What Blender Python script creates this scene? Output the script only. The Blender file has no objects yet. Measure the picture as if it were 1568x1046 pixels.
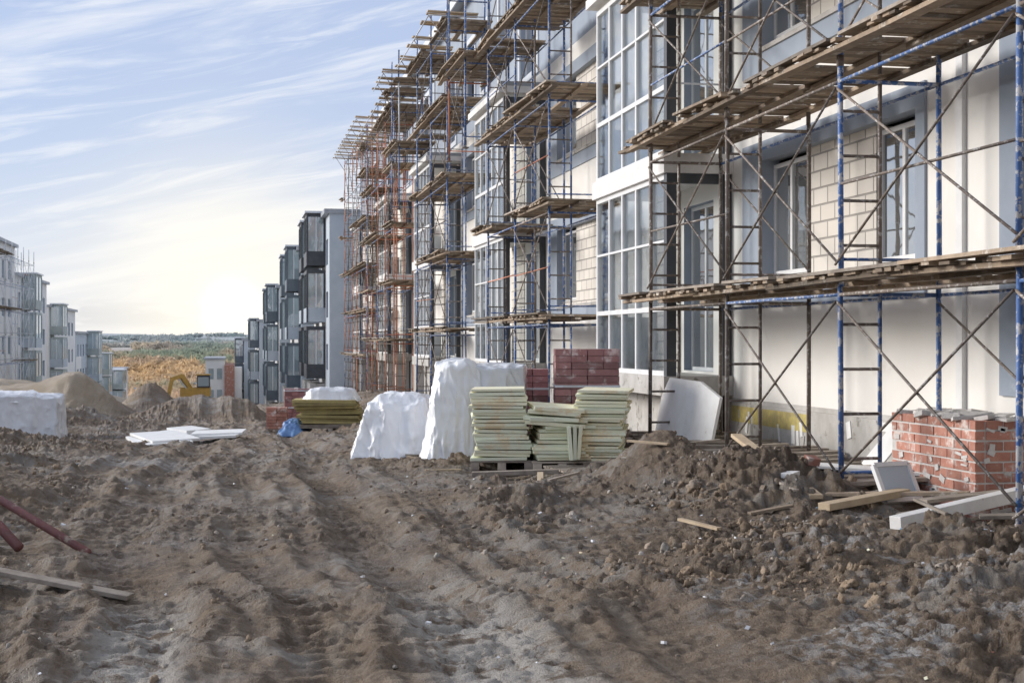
import bpy, bmesh, math, random
import numpy as np
from mathutils import Vector, Matrix, Euler, noise as mnoise
random.seed(7); rng=np.random.default_rng(11)
scene=bpy.context.scene
R=random.uniform

# ------------------------------------------------------------ materials
def newmat(name):
    m=bpy.data.materials.new(name); m.use_nodes=True
    nt=m.node_tree; b=nt.nodes['Principled BSDF']
    return m,nt,b
def nd(nt,t,**k):
    n=nt.nodes.new(t)
    for a,v in k.items(): setattr(n,a,v)
    return n
def mixc(nt,fac,a,b,blend='MIX'):
    n=nd(nt,'ShaderNodeMix',data_type='RGBA',blend_type=blend)
    for s,v in ((n.inputs[0],fac),(n.inputs[6],a),(n.inputs[7],b)):
        if isinstance(v,(int,float)): s.default_value=v
        elif isinstance(v,tuple): s.default_value=(v[0],v[1],v[2],1)
        else: nt.links.new(v,s)
    return n.outputs[2]
def mathn(nt,op,a,b=0.0,clamp=False):
    n=nd(nt,'ShaderNodeMath',operation=op,use_clamp=clamp)
    for i,v in enumerate((a,b)):
        if isinstance(v,(int,float)): n.inputs[i].default_value=v
        else: nt.links.new(v,n.inputs[i])
    return n.outputs[0]
def pos(nt,scale=(1,1,1)):
    g=nd(nt,'ShaderNodeNewGeometry')
    v=nd(nt,'ShaderNodeVectorMath',operation='MULTIPLY'); v.inputs[1].default_value=scale
    nt.links.new(g.outputs['Position'],v.inputs[0]); return v.outputs[0]
def noi(nt,vec,scale,detail=4,rough=.6,dist=0):
    n=nd(nt,'ShaderNodeTexNoise'); n.inputs['Scale'].default_value=scale; n.inputs['Detail'].default_value=detail
    n.inputs['Roughness'].default_value=rough; n.inputs['Distortion'].default_value=dist
    nt.links.new(vec,n.inputs['Vector']); return n.outputs[0]
def ramp(nt,fac,lo,hi):
    n=nd(nt,'ShaderNodeMapRange'); n.inputs[1].default_value=lo; n.inputs[2].default_value=hi; n.interpolation_type='SMOOTHSTEP'
    nt.links.new(fac,n.inputs[0]); return n.outputs[0]
def bump(nt,b,h,strength,dist=.02):
    n=nd(nt,'ShaderNodeBump'); n.inputs['Strength'].default_value=strength; n.inputs['Distance'].default_value=dist
    nt.links.new(h,n.inputs['Height']); nt.links.new(n.outputs[0],b.inputs['Normal'])
def M(name,c1,c2,scale=3,rough=.8,bs=.4,bscale=40,rnd=.0,metal=0,splotch=None,sp=(.58,.66),spscale=9,vscale=(1,1,1),bdist=.01,crease=False):
    m,nt,b=newmat(name); p=pos(nt,vscale)
    col=mixc(nt,ramp(nt,noi(nt,p,scale,4,.65),.3,.7),c1,c2)
    if splotch: col=mixc(nt,ramp(nt,noi(nt,p,spscale,4,.7),*sp),col,splotch)
    if rnd:
        a=nd(nt,'ShaderNodeAttribute',attribute_name='rnd')
        f=mathn(nt,'ADD',mathn(nt,'MULTIPLY',a.outputs['Fac'],2*rnd),1-rnd)
        cc=nd(nt,'ShaderNodeCombineColor'); 
        for i in range(3): nt.links.new(f,cc.inputs[i])
        col=mixc(nt,1.0,col,cc.outputs[0],'MULTIPLY')
    nt.links.new(col,b.inputs['Base Color']); b.inputs['Roughness'].default_value=rough; b.inputs['Metallic'].default_value=metal
    if crease:
        def rdg(sc,seedv):
            n=noi(nt,pos(nt,seedv),sc,1,.5,.6); a=mathn(nt,'ABSOLUTE',mathn(nt,'SUBTRACT',n,.5)); return mathn(nt,'SUBTRACT',1.0,mathn(nt,'MULTIPLY',a,5.0,False),True)
        h=mathn(nt,'ADD',mathn(nt,'MULTIPLY',rdg(1.9,(1,1,.5)),1.0),mathn(nt,'MULTIPLY',rdg(5.0,(1.1,.9,.6)),.25))
        bump(nt,b,h,.55,bdist)
    elif bs: bump(nt,b,noi(nt,p,bscale,4,.7),bs,bdist)
    return m

cream=M('render_cream',(.84,.82,.775),(.80,.77,.72),.9,.9,.15,60,splotch=(.70,.66,.60),sp=(.6,.8),spscale=1.6)
greyblue=M('render_greyblue',(.30,.345,.41),(.35,.40,.47),1.2,.85,.15,50,splotch=(.44,.48,.53),sp=(.62,.75),spscale=2)
paleblue=M('render_paleblue',(.38,.44,.52),(.46,.52,.60),.8,.85,.1,40)
concrete=M('plinth_concrete',(.56,.54,.51),(.42,.40,.37),2.5,.92,.5,30,splotch=(.28,.26,.23),sp=(.58,.66),spscale=4)
yellowins=M('insulation_yellow',(.62,.52,.18),(.42,.34,.16),8,.95,.6,60)
whitefr=M('window_frame_white',(.80,.80,.79),(.72,.72,.71),4,.4,0)
darkfr=M('frame_dark',(.045,.05,.058),(.07,.075,.085),3,.5,.1)
darkfar=M('frame_dark_hazed',(.10,.125,.145),(.14,.165,.19),1,.6,0)  # dark frame colour lightened to paint in aerial haze on distant blocks
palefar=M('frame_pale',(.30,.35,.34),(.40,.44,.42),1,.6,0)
steelgrey=M('frame_grey',(.62,.65,.68),(.70,.72,.75),3,.4,.0)
bluepaint=M('scaffold_blue',(.045,.11,.30),(.08,.165,.38),6,.5,.4,80,rnd=.3,splotch=(.45,.45,.46),sp=(.50,.58),spscale=14)
rust=M('scaffold_rust',(.15,.115,.095),(.22,.18,.15),10,.7,.4,80,rnd=.4,splotch=(.45,.43,.41),sp=(.54,.62),spscale=16)
orange=M('scaffold_orange',(.55,.16,.08),(.62,.25,.13),6,.6,.3,80,rnd=.3,splotch=(.5,.45,.4),sp=(.58,.66),spscale=14)
wood=M('scaffold_plank',(.34,.26,.185),(.21,.16,.115),5,.85,.8,50,rnd=.55,splotch=(.50,.45,.38),sp=(.54,.68),spscale=5,bdist=.008)
woodnew=M('plank_new',(.62,.49,.33),(.50,.38,.25),6,.8,.5,50,rnd=.3)
woodgrey=M('plank_weathered',(.40,.345,.285),(.26,.215,.175),6,.9,.8,50,rnd=.4)
whitepaint=M('white_painted',(.80,.79,.77),(.70,.68,.65),4,.6,.3,40,splotch=(.45,.38,.31),sp=(.64,.74),spscale=7)
foam=M('foam_sheet',(.82,.79,.56),(.78,.77,.60),3,.85,.4,70,rnd=.14,splotch=(.76,.64,.42),sp=(.52,.62),spscale=3)
foamgreen=M('foam_sheet_green',(.75,.79,.59),(.79,.79,.62),3,.85,.4,70,rnd=.14,splotch=(.78,.68,.46),sp=(.52,.62),spscale=3)
wool=M('insulation_slab',(.50,.41,.17),(.36,.29,.13),5,.95,.7,60,rnd=.4)
brickred=M('brick_red',(.46,.225,.165),(.38,.165,.12),9,.9,.7,60,rnd=.25,splotch=(.62,.53,.48),sp=(.52,.66),spscale=5)
brickdark=M('brick_dark_film',(.36,.17,.165),(.28,.12,.115),7,.35,.3,60,rnd=.3,splotch=(.60,.47,.46),sp=(.52,.66),spscale=4)
mortar=M('mortar',(.66,.64,.61),(.54,.51,.48),10,.95,.8,60)
tarp=M('white_film',(.84,.85,.86),(.78,.79,.81),3,.34,bdist=.05,crease=True)
tarpgrey=M('grey_film',(.64,.66,.69),(.74,.75,.77),2,.34,bdist=.04,crease=True)
bluetarp=M('blue_tarp',(.10,.20,.42),(.16,.30,.52),4,.5,.7,14)
whitefoam=M('white_foam_board',(.84,.84,.82),(.77,.76,.73),5,.8,.2,60,splotch=(.58,.50,.42),sp=(.66,.74),spscale=5)
redpipe=M('pipe_redbrown',(.22,.09,.085),(.15,.07,.07),8,.6,.4,50,splotch=(.36,.29,.24),sp=(.56,.68))
yellowm=M('machine_yellow',(.62,.36,.08),(.5,.30,.07),4,.5,.1)
clodm=M('clod_soil',(.20,.143,.094),(.305,.23,.16),4,.95,1.0,30,rnd=.35,bdist=.03,splotch=(.43,.40,.36),sp=(.48,.66),spscale=1.2)
litter=M('litter',(.75,.75,.75),(.65,.67,.70),5,.6,.2,40,rnd=.3)
litterblue=M('litter_blue',(.22,.38,.52),(.36,.5,.62),5,.6,.2,40)
farwhite=M('facade_far_white',(.80,.79,.76),(.73,.72,.70),.7,.85,0)
fargrey=M('facade_far_grey',(.44,.50,.55),(.52,.57,.62),.7,.85,0)
roofm=M('roof_metal',(.30,.32,.35),(.38,.40,.43),1,.5,0)

def blockmat(name,w,h,c1,c2,mo,ms=.012):
    m,nt,b=newmat(name)
    g=nd(nt,'ShaderNodeNewGeometry'); s=nd(nt,'ShaderNodeSeparateXYZ'); nt.links.new(g.outputs['Position'],s.inputs[0])
    c=nd(nt,'ShaderNodeCombineXYZ'); nt.links.new(mathn(nt,'ADD',s.outputs[0],s.outputs[1]),c.inputs[0]); nt.links.new(s.outputs[2],c.inputs[1])
    br=nd(nt,'ShaderNodeTexBrick'); nt.links.new(c.outputs[0],br.inputs['Vector'])
    br.inputs['Scale'].default_value=1; br.inputs['Brick Width'].default_value=w; br.inputs['Row Height'].default_value=h
    br.inputs['Mortar Size'].default_value=ms; br.inputs['Mortar Smooth'].default_value=.3
    br.inputs['Color1'].default_value=(*c1,1); br.inputs['Color2'].default_value=(*c2,1); br.inputs['Mortar'].default_value=(*mo,1)
    n=noi(nt,g.outputs['Position'],4,5)
    col=mixc(nt,mathn(nt,'MULTIPLY',n,.3),br.outputs[0],(.55,.50,.43))
    nt.links.new(col,b.inputs['Base Color']); b.inputs['Roughness'].default_value=.95
    h_=mathn(nt,'ADD',mathn(nt,'MULTIPLY',br.outputs['Fac'],-1.0),mathn(nt,'MULTIPLY',noi(nt,g.outputs['Position'],40,4),.4))
    bump(nt,b,h_,.8,.012); return m
blocks=blockmat('aerated_blocks',.42,.21,(.84,.79,.71),(.72,.67,.60),(.32,.30,.28),.014)

def glassmat(name,tint,refl,trans=True,fs=.8):
    m=bpy.data.materials.new(name); m.use_nodes=True; nt=m.node_tree; nt.nodes.clear()
    out=nd(nt,'ShaderNodeOutputMaterial'); gl=nd(nt,'ShaderNodeBsdfGlossy'); gl.inputs['Roughness'].default_value=.03; gl.inputs['Color'].default_value=(.93,.95,.97,1)
    if trans: t=nd(nt,'ShaderNodeBsdfTransparent'); t.inputs['Color'].default_value=(*tint,1)
    else: t=nd(nt,'ShaderNodeBsdfDiffuse'); t.inputs['Color'].default_value=(*tint,1)
    mx=nd(nt,'ShaderNodeMixShader'); fr=nd(nt,'ShaderNodeFresnel'); fr.inputs[0].default_value=1.5
    nt.links.new(mathn(nt,'ADD',mathn(nt,'MULTIPLY',fr.outputs[0],fs),refl,True),mx.inputs[0])
    p=pos(nt); bn=nd(nt,'ShaderNodeBump'); bn.inputs['Strength'].default_value=.08; bn.inputs['Distance'].default_value=.05
    nt.links.new(noi(nt,p,1.5,2),bn.inputs['Height']); nt.links.new(bn.outputs[0],gl.inputs['Normal'])
    nt.links.new(t.outputs[0],mx.inputs[1]); nt.links.new(gl.outputs[0],mx.inputs[2]); nt.links.new(mx.outputs[0],out.inputs[0])
    return m
glass=glassmat('window_glass',(.15,.155,.155),.42,False)
glassclear=glassmat('balcony_glass',(.86,.88,.89),.0,True,.6)
glassgreen=glassmat('balcony_glass_green',(.34,.42,.44),.25,False)

# ------------------------------------------------------------ mesh builder
class MB:
    def __init__(s): s.v=[];s.f=[];s.m=[];s.r=[];s.mats=[]
    def mi(s,m):
        if m not in s.mats: s.mats.append(m)
        return s.mats.index(m)
    def add(s,vs,fs,m,r=None):
        o=len(s.v); s.v+= [tuple(v) for v in vs]; i=s.mi(m); r=random.random() if r is None else r
        for f in fs: s.f.append([o+k for k in f]); s.m.append(i); s.r.append(r)
    def box(s,x0,x1,y0,y1,z0,z1,m,r=None):
        vs=[(x,y,z) for z in (z0,z1) for y in (y0,y1) for x in (x0,x1)]
        s.add(vs,[(0,2,3,1),(4,5,7,6),(0,1,5,4),(2,6,7,3),(0,4,6,2),(1,3,7,5)],m,r)
    def obox(s,c,size,rot,m,r=None):
        mat=Euler(rot).to_matrix(); c=Vector(c); hx,hy,hz=[k/2 for k in size]
        vs=[c+mat@Vector((x,y,z)) for z in (-hz,hz) for y in (-hy,hy) for x in (-hx,hx)]
        s.add(vs,[(0,2,3,1),(4,5,7,6),(0,1,5,4),(2,6,7,3),(0,4,6,2),(1,3,7,5)],m,r)
    def beam(s,p0,p1,w,t,m,r=None,up=(0,0,1)):
        p0=Vector(p0);p1=Vector(p1);d=(p1-p0).normalized(); u=Vector(up); a=d.cross(u).normalized(); b=a.cross(d)
        vs=[p+a*(i*w/2)+b*(j*t/2) for p in (p0,p1) for j in (-1,1) for i in (-1,1)]
        s.add(vs,[(0,2,3,1),(4,5,7,6),(0,1,5,4),(2,6,7,3),(0,4,6,2),(1,3,7,5)],m,r)
    def tube(s,p0,p1,r,m,n=7,rr=None):
        p0=Vector(p0);p1=Vector(p1);d=(p1-p0).normalized(); u=Vector((0,0,1)) if abs(d.z)<.9 else Vector((1,0,0))
        a=d.cross(u).normalized(); b=a.cross(d); vs=[]
        for p in (p0,p1):
            for k in range(n):
                t=2*math.pi*k/n; vs.append(p+a*math.cos(t)*r+b*math.sin(t)*r)
        fs=[(k,(k+1)%n,n+(k+1)%n,n+k) for k in range(n)]+[tuple(range(n-1,-1,-1)),tuple(range(n,2*n))]
        s.add(vs,fs,m,rr)
    def quad(s,a,b,c,d,m,r=None): s.add([a,b,c,d],[(0,1,2,3)],m,r)
    def done(s,name,parent=None,smooth=False,bevel=0):
        me=bpy.data.meshes.new(name); me.from_pydata(s.v,[],s.f)
        for m in s.mats: me.materials.append(m)
        me.polygons.foreach_set('material_index',s.m)
        a=me.attributes.new('rnd','FLOAT','FACE'); a.data.foreach_set('value',s.r)
        if smooth: me.polygons.foreach_set('use_smooth',[True]*len(s.f))
        me.update(); o=bpy.data.objects.new(name,me); scene.collection.objects.link(o)
        if parent: o.parent=parent
        if bevel:
            b=o.modifiers.new('bev','BEVEL'); b.width=bevel; b.segments=2; b.limit_method='ANGLE'
        return o
def empty(name):
    o=bpy.data.objects.new(name,None); scene.collection.objects.link(o); return o

# ------------------------------------------------------------ noise & terrain
def vn(x,y,seed=0):
    xi=np.floor(x).astype(np.int64); yi=np.floor(y).astype(np.int64); fx=x-xi; fy=y-yi
    fx=fx*fx*fx*(fx*(fx*6-15)+10); fy=fy*fy*fy*(fy*(fy*6-15)+10)
    def h(a,b):
        n=(a*374761393+b*668265263+seed*1442695041)&0xFFFFFFFF
        n=((n^(n>>13))*1274126177)&0xFFFFFFFF; n=n^(n>>16)
        return (n&0xFFFF)/32767.5-1
    a=h(xi,yi);b=h(xi+1,yi);c=h(xi,yi+1);d=h(xi+1,yi+1)
    return (a*(1-fx)+b*fx)*(1-fy)+(c*(1-fx)+d*fx)*fy
def rotv(x,y,a): return x*math.cos(a)-y*math.sin(a), x*math.sin(a)+y*math.cos(a)
def fbm(x,y,f,o,seed):
    s=0;a=1
    for i in range(o):
        xx,yy=rotv(x*f,y*f,.6+i*.9); s=s+a*vn(xx,yy,seed+i); a*=.5; f*=2.03
    return s
def ss(x,a,b):
    t=np.clip((x-a)/(b-a),0,1); return t*t*(3-2*t)
def lumps(x,y,f,seed):
    wx=x+.45/f*vn(x*f*1.7,y*f*1.7,seed+5); wy=y+.45/f*vn(x*f*1.7+9,y*f*1.7,seed+6)
    X=wx*f;Y=wy*f; xi=np.floor(X).astype(np.int64); yi=np.floor(Y).astype(np.int64); best=np.full(X.shape,9.0); val=np.zeros(X.shape)
    for i in (-1,0,1):
        for j in (-1,0,1):
            a=xi+i;b=yi+j
            n=(a*374761393+b*668265263+seed*1442695041)&0xFFFFFFFF; n=((n^(n>>13))*1274126177)&0xFFFFFFFF; n=n^(n>>16)
            px=a+(n&0xFF)/255.; py=b+((n>>8)&0xFF)/255.; hv=((n>>16)&0xFF)/255.
            d=(X-px)**2+(Y-py)**2; k=d<best; best=np.where(k,d,best); val=np.where(k,hv,val)
    return np.sqrt(np.clip(1-1.15*best,0,1))*(.15+val**1.5)
BY=[-60,15,20,30,50,85,105,130,160,200,300,500,900,1500,2500,6000]
BZ=[-1.55,-1.55,-1.65,-1.95,-2.75,-3.7,-4.9,-6,-7.5,-9.7,-16,-30,-34,-12,10,18]
RY=[-60,30,50,75,100,130,200]; RZ=[-1.47,-1.52,-1.9,-2.7,-4.4,-6,-9.7]
MOUNDS=[(4.32,14.0,.55,.8,.64),(4.85,13.0,.75,.6,.36),(5.3,12.3,.5,.5,.10),(-3.5,12.3,.9,2.2,.40),(4.6,9.0,1.3,1.4,.10),(5.6,8.0,1.,1.2,.10),
 (-5.6,55,1.5,2,1.6),(-8.0,56,2,2,1.0),(-3.3,60,1.1,2,1.3),(-1.3,50,1.6,1.8,.9),(.3,49,.9,1.5,.55),(2.6,26,.7,3,.2),(3.0,33,1,3,.3),(2.6,42,1,4,.45),(2.2,55,1,5,.6),(-4.5,26,1,2,.25),(-2.9,18,.6,1.5,.12),(-5,40,2,4,.5)]
def H(x,y,detail=True):
    x=np.asarray(x,float);y=np.asarray(y,float)
    b=np.interp(y,BY,BZ); r=np.interp(y,RY,RZ)
    near=1-ss(y,150,220)
    h=b+(r-b)*ss(x,2.8,5.2)*near
    h=h+ss(-x,7,12)*np.interp(y,[40,70,150,210],[0,1.5,1.5,0])
    far=ss(y,350,900); h=h+far*7*fbm(x/300,y/300,1,3,91)
    for cx,cy,sx,sy,a in MOUNDS: h=h+a*np.exp(-((x-cx)/sx)**2-((y-cy)/sy)**2)
    if not detail: return h
    k=1-ss(y,60,130)
    wob=.16*np.sin(y*.33)+.08*np.sin(y*.9+1)
    road=np.exp(-((x-.25-wob)/2.25)**6)
    patch=ss(fbm(x,y,.6,3,50),-.6,.5)
    p2=ss(fbm(x,y,1.1,3,150),-.3,.5)
    calm=np.exp(-((x-3.9)/1.3)**4-((y-16.4)/1.1)**4); mound=np.exp(-((x-4.45)/.8)**4-((y-13.9)/1.0)**4)
    m=(1-.88*road*(1-.25*patch))*(1-.6*ss(x,5.2,6))*(.35+.85*patch)*(1-.75*calm)*(1-.6*mound)
    m=m*(1+.25*ss(x,2.0,3.2)*(1-ss(y,11,16)))
    fine=(.32+.68*m)*(.3+.7*p2)*(1-.4*road)
    h=h-.07*calm
    h=h+k*(.030*fbm(x,y,.5,3,3)*(1+1.2*(1-road))+m*(.06*fbm(x,y,1.3,3,10)+.075*lumps(x,y,3.2,20)+.070*lumps(x,y,7.5,30))+fine*(.030*lumps(x,y,11,33)+.028*lumps(x,y,19,35))+(.5+.7*m)*(.012*fbm(x,y,19,3,40))-.03*m)
    xw=x-wob
    h=h+k*road*(.012*fbm(xw*5,y*.5,1,3,210)+.007*fbm(xw*14,y*1.0,1,2,220))
    for c,dp,w in ((-.62,.085,.24),(1.15,.095,.26),(.30,.03,.2),(2.1,.045,.22),(-1.45,.045,.2)):
        d=x-(c+wob+.09*vn(y*.6,y*0,77+int(c*10))+.03*vn(y*3,y*0,78)); e=np.exp(-(d/w)**4)
        fade=k*np.clip(.8+.5*vn(y*.45,y*0+c*3,5),0,1.2)
        h=h-dp*e*fade+.034*np.exp(-((np.abs(d)-w*1.4)/(.08))**2)*fade*(1+1.1*vn(x*7,y*5,14))
        lug=np.clip(np.sin((y+.6*np.abs(d))*2*math.pi/.17)*1.8,-1,1); h=h+.013*lug*np.exp(-(d/(w*.85))**6)*fade*(.5+.6*ss(vn(x*1.3,y*1.3,66),-.3,.3))
    return h
def gz(x,y): return float(H(np.array([x]),np.array([y]),True)[0])
def gs(x,y): return float(H(np.array([x]),np.array([y]),False)[0])

ys=list(np.linspace(-30,2.4,16)); y=2.6
while y<70: ys.append(y); y+=(.3 if y<4.5 else .013 if y<6 else max(.013,y*.0027)) if y<28 else y*.0045
st=.35
while y<6000: ys.append(y); y+=st; st*=1.07
xs_c=list(np.arange(-4.6,7.3,.0165)); l=[];x=-4.6;stp=.02
while x>-4000: x-=stp; l.append(x); stp*=1.085 if x>-30 else 1.16
rr=[];x=xs_c[-1];stp=.025
while x<4000: x+=stp; rr.append(x); stp*=1.11
xs=np.array(l[::-1]+xs_c+rr); ys=np.array(ys)
XX,YY=np.meshgrid(xs,ys); ZZ=H(XX,YY); ny,nx=XX.shape
co=np.stack([XX,YY,ZZ],-1).reshape(-1,3).astype(np.float32)
idx=np.arange(ny*nx).reshape(ny,nx)
q=np.stack([idx[:-1,:-1],idx[:-1,1:],idx[1:,1:],idx[1:,:-1]],-1).reshape(-1,4)
me=bpy.data.meshes.new('ground'); me.vertices.add(len(co)); me.vertices.foreach_set('co',co.ravel())
me.loops.add(q.size); me.loops.foreach_set('vertex_index',q.ravel().astype(np.int32))
me.polygons.add(len(q)); me.polygons.foreach_set('loop_start',np.arange(0,q.size,4,dtype=np.int32)); me.polygons.foreach_set('loop_total',np.full(len(q),4,dtype=np.int32))
me.polygons.foreach_set('use_smooth',np.ones(len(q),dtype=bool)); me.update(calc_edges=True)
ground=bpy.data.objects.new('ground',me); scene.collection.objects.link(ground)
m,nt,b=newmat('mud'); P=pos(nt)
n1=noi(nt,P,.9,5,.65,.4); n2=noi(nt,P,4.5,5,.7,.3); n3=noi(nt,P,22,4,.7)
col=mixc(nt,ramp(nt,n1,.35,.65),(.225,.155,.098),(.33,.245,.168))
col=mixc(nt,mathn(nt,'MULTIPLY',ramp(nt,n2,.42,.60),.7),col,(.128,.089,.058))
col=mixc(nt,mathn(nt,'MULTIPLY',ramp(nt,n3,.48,.66),.5),col,(.39,.32,.245))
sep=nd(nt,'ShaderNodeSeparateXYZ'); nt.links.new(P,sep.inputs[0])
n5=noi(nt,pos(nt,(3.2,.45,1)),1.6,5,.65,.4)
rd=mathn(nt,'MULTIPLY',ramp(nt,sep.outputs[0],-2.2,-1.4),mathn(nt,'SUBTRACT',1.0,ramp(nt,sep.outputs[0],2.0,2.8)))
col=mixc(nt,mathn(nt,'MULTIPLY',mathn(nt,'MULTIPLY',ramp(nt,n5,.50,.66),rd),.6),col,(.41,.34,.265))
n4=noi(nt,P,.7,4,.6,.5)
dry=mathn(nt,'MULTIPLY',ramp(nt,n4,.50,.60),ramp(nt,n2,.38,.58))
col=mixc(nt,mathn(nt,'MULTIPLY',dry,.6),col,(.47,.43,.38))
# frosty / mortar-dusted patches at the road side by the scaffolding
fx=mathn(nt,'MULTIPLY',mathn(nt,'MULTIPLY',ramp(nt,sep.outputs[0],2.2,3.2),mathn(nt,'SUBTRACT',1.0,ramp(nt,sep.outputs[1],9.0,12.0))),mathn(nt,'MULTIPLY',ramp(nt,noi(nt,P,1.1,4,.6,.5),.50,.60),ramp(nt,noi(nt,P,9,5,.75),.46,.58)))
col=mixc(nt,mathn(nt,'MULTIPLY',fx,.8),col,(.60,.585,.57))
def band(c,w):
    d=mathn(nt,'ABSOLUTE',mathn(nt,'SUBTRACT',sep.outputs[0],c)); n=nd(nt,'ShaderNodeMapRange'); n.interpolation_type='SMOOTHSTEP'
    n.inputs[1].default_value=w; n.inputs[2].default_value=w*.4; nt.links.new(d,n.inputs[0]); return n.outputs[0]
nr=nd(nt,'ShaderNodeMapRange'); nr.inputs[1].default_value=9.6; nr.inputs[2].default_value=7.8; nt.links.new(sep.outputs[1],nr.inputs[0])
spill=mathn(nt,'MULTIPLY',mathn(nt,'MULTIPLY',mathn(nt,'MAXIMUM',band(1.25,.5),mathn(nt,'MULTIPLY',band(-.48,.33),.9)),nr.outputs[0]),ramp(nt,noi(nt,P,3.2,6,.75,.3),.42,.52))
col=mixc(nt,mathn(nt,'MULTIPLY',spill,.85),col,(.64,.60,.54))
sx=mathn(nt,'MULTIPLY',ramp(nt,mathn(nt,'MULTIPLY',sep.outputs[0],-1.0),3.6,4.6),mathn(nt,'MULTIPLY',ramp(nt,sep.outputs[1],44,50),1.0))
col=mixc(nt,mathn(nt,'MULTIPLY',sx,.75),col,(.52,.42,.30))
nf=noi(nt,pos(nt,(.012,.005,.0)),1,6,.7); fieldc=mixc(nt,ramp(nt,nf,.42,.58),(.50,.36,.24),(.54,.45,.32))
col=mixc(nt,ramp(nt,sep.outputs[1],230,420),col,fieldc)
col=mixc(nt,mathn(nt,'MULTIPLY',ramp(nt,sep.outputs[1],1000,2000),.9),col,mixc(nt,ramp(nt,nf,.35,.65),(.38,.43,.46),(.44,.48,.48)))  # aerial haze painted into the far hills: colour turns blue-grey with distance
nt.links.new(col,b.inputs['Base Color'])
rg=nd(nt,'ShaderNodeMapRange'); rg.inputs[1].default_value=.35; rg.inputs[2].default_value=.6; rg.inputs[3].default_value=.36; rg.inputs[4].default_value=.92; nt.links.new(n1,rg.inputs[0]); nt.links.new(rg.outputs[0],b.inputs['Roughness'])
hh=mathn(nt,'ADD',mathn(nt,'ADD',noi(nt,P,20,5,.8),mathn(nt,'MULTIPLY',noi(nt,P,80,3,.75),.5)),mathn(nt,'MULTIPLY',noi(nt,P,7,3,.6),.4))
bump(nt,b,hh,1.0,.06)
ground.data.materials.append(m)

# clods
def ico(sub):
    bm=bmesh.new(); bmesh.ops.create_icosphere(bm,subdivisions=sub,radius=1); v=np.array([p.co[:] for p in bm.verts]); f=np.array([[q.index for q in t.verts] for t in bm.faces]); bm.free(); return v,f
def mkproto(sub):
    ps=[]
    for i in range(12):
        v,f=ico(sub); d=[]
        for p in v:
            q=Vector(p)*1.1+Vector((i*7,0,0)); d.append(.8+.5*mnoise.noise(q)+.35*mnoise.noise(q*2.4)+.2*mnoise.noise(q*5))
        ps.append((v*np.array(d)[:,None],f))
    return ps
P2=mkproto(2); P3=mkproto(3)
V=[];F=[];RN=[];off=0
def addclod(x,y,s,zz):
    global off
    v,f=(P3 if s>.045 and y<14 else P2)[random.randrange(12)]
    e=Euler((R(0,6),R(0,6),R(0,6))).to_matrix(); w=(v*np.array([1,R(.6,1),R(.5,.9)])*s)@np.array(e).T+np.array([x,y,zz+s*.12])
    V.append(w);F.append(f+off);RN.append(np.full(len(f),random.random()));off+=len(v)
N=60000
cx=rng.uniform(-5.5,7.2,N); cy=4.6+ (rng.uniform(0,1,N)**1.5)*30; 
road=np.exp(-((cx-.25)/2.1)**6); pm=.16+.84*(1-road); pm*=np.clip(.3+1.3*fbm(cx,cy,.8,2,61),.03,1)
pm*=np.where((cx>2.2)&(cy<14),1.0,.55); pm*=np.where(cx>5.6,.4,1); pm*=1-.7*np.exp(-((cx-4.45)/.7)**4-((cy-13.9)/.9)**4)
keep=rng.uniform(0,1,N)<pm; cx=cx[keep];cy=cy[keep]; cz=H(cx,cy)
for x,y,z in zip(cx,cy,cz):
    if len(V)>11500: break
    s=.008+.026*random.random()**2.4
    if x>2.6 and y<12.5 and random.random()<.10: s=R(.03,.08)
    elif abs(x-.3)>1.9 and random.random()<.04: s=R(.03,.06)
    addclod(x,y,s,z)
VV=np.concatenate(V);FF=np.concatenate(F);RR=np.concatenate(RN)
me=bpy.data.meshes.new('dirt_clods'); me.vertices.add(len(VV)); me.vertices.foreach_set('co',VV.astype(np.float32).ravel())
me.loops.add(FF.size); me.loops.foreach_set('vertex_index',FF.ravel().astype(np.int32)); me.polygons.add(len(FF))
me.polygons.foreach_set('loop_start',np.arange(0,FF.size,3,dtype=np.int32)); me.polygons.foreach_set('loop_total',np.full(len(FF),3,dtype=np.int32))
me.polygons.foreach_set('use_smooth',np.ones(len(FF),dtype=bool)); me.update(calc_edges=True)
a=me.attributes.new('rnd','FLOAT','FACE'); a.data.foreach_set('value',RR.astype(np.float32))
me.materials.append(clodm); o=bpy.data.objects.new('dirt_clods',me); scene.collection.objects.link(o)

# ------------------------------------------------------------ building helpers
def wall(mb,X,y0,y1,z0,z1,ops,matf,depth=.22,s=1,zs=()):
    yc=sorted(set([y0,y1]+[v for o in ops for v in o[:2]])); zc=sorted(set([z0,z1]+list(zs)+[v for o in ops for v in o[2:4]]))
    yc=[v for v in yc if y0<=v<=y1]; zc=[v for v in zc if z0<=v<=z1]
    for i in range(len(yc)-1):
        for j in range(len(zc)-1):
            cy=(yc[i]+yc[i+1])/2; cz=(zc[j]+zc[j+1])/2
            if any(o[0]<cy<o[1] and o[2]<cz<o[3] for o in ops): continue
            a,b_,c,d=(X,yc[i],zc[j]),(X,yc[i+1],zc[j]),(X,yc[i+1],zc[j+1]),(X,yc[i],zc[j+1])
            mb.quad(a,d,c,b_,matf(cy,cz),.5)
    for ya,yb,za,zb in ops:
        D=X+s*depth
        mb.quad((X,ya,za),(D,ya,za),(D,ya,zb),(X,ya,zb),greyblue,.5); mb.quad((X,yb,za),(X,yb,zb),(D,yb,zb),(D,yb,za),greyblue,.5)
        mb.quad((X,ya,zb),(D,ya,zb),(D,yb,zb),(X,yb,zb),greyblue,.5); mb.quad((X,ya,za),(X,yb,za),(D,yb,za),(D,ya,za),greyblue,.5)
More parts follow.
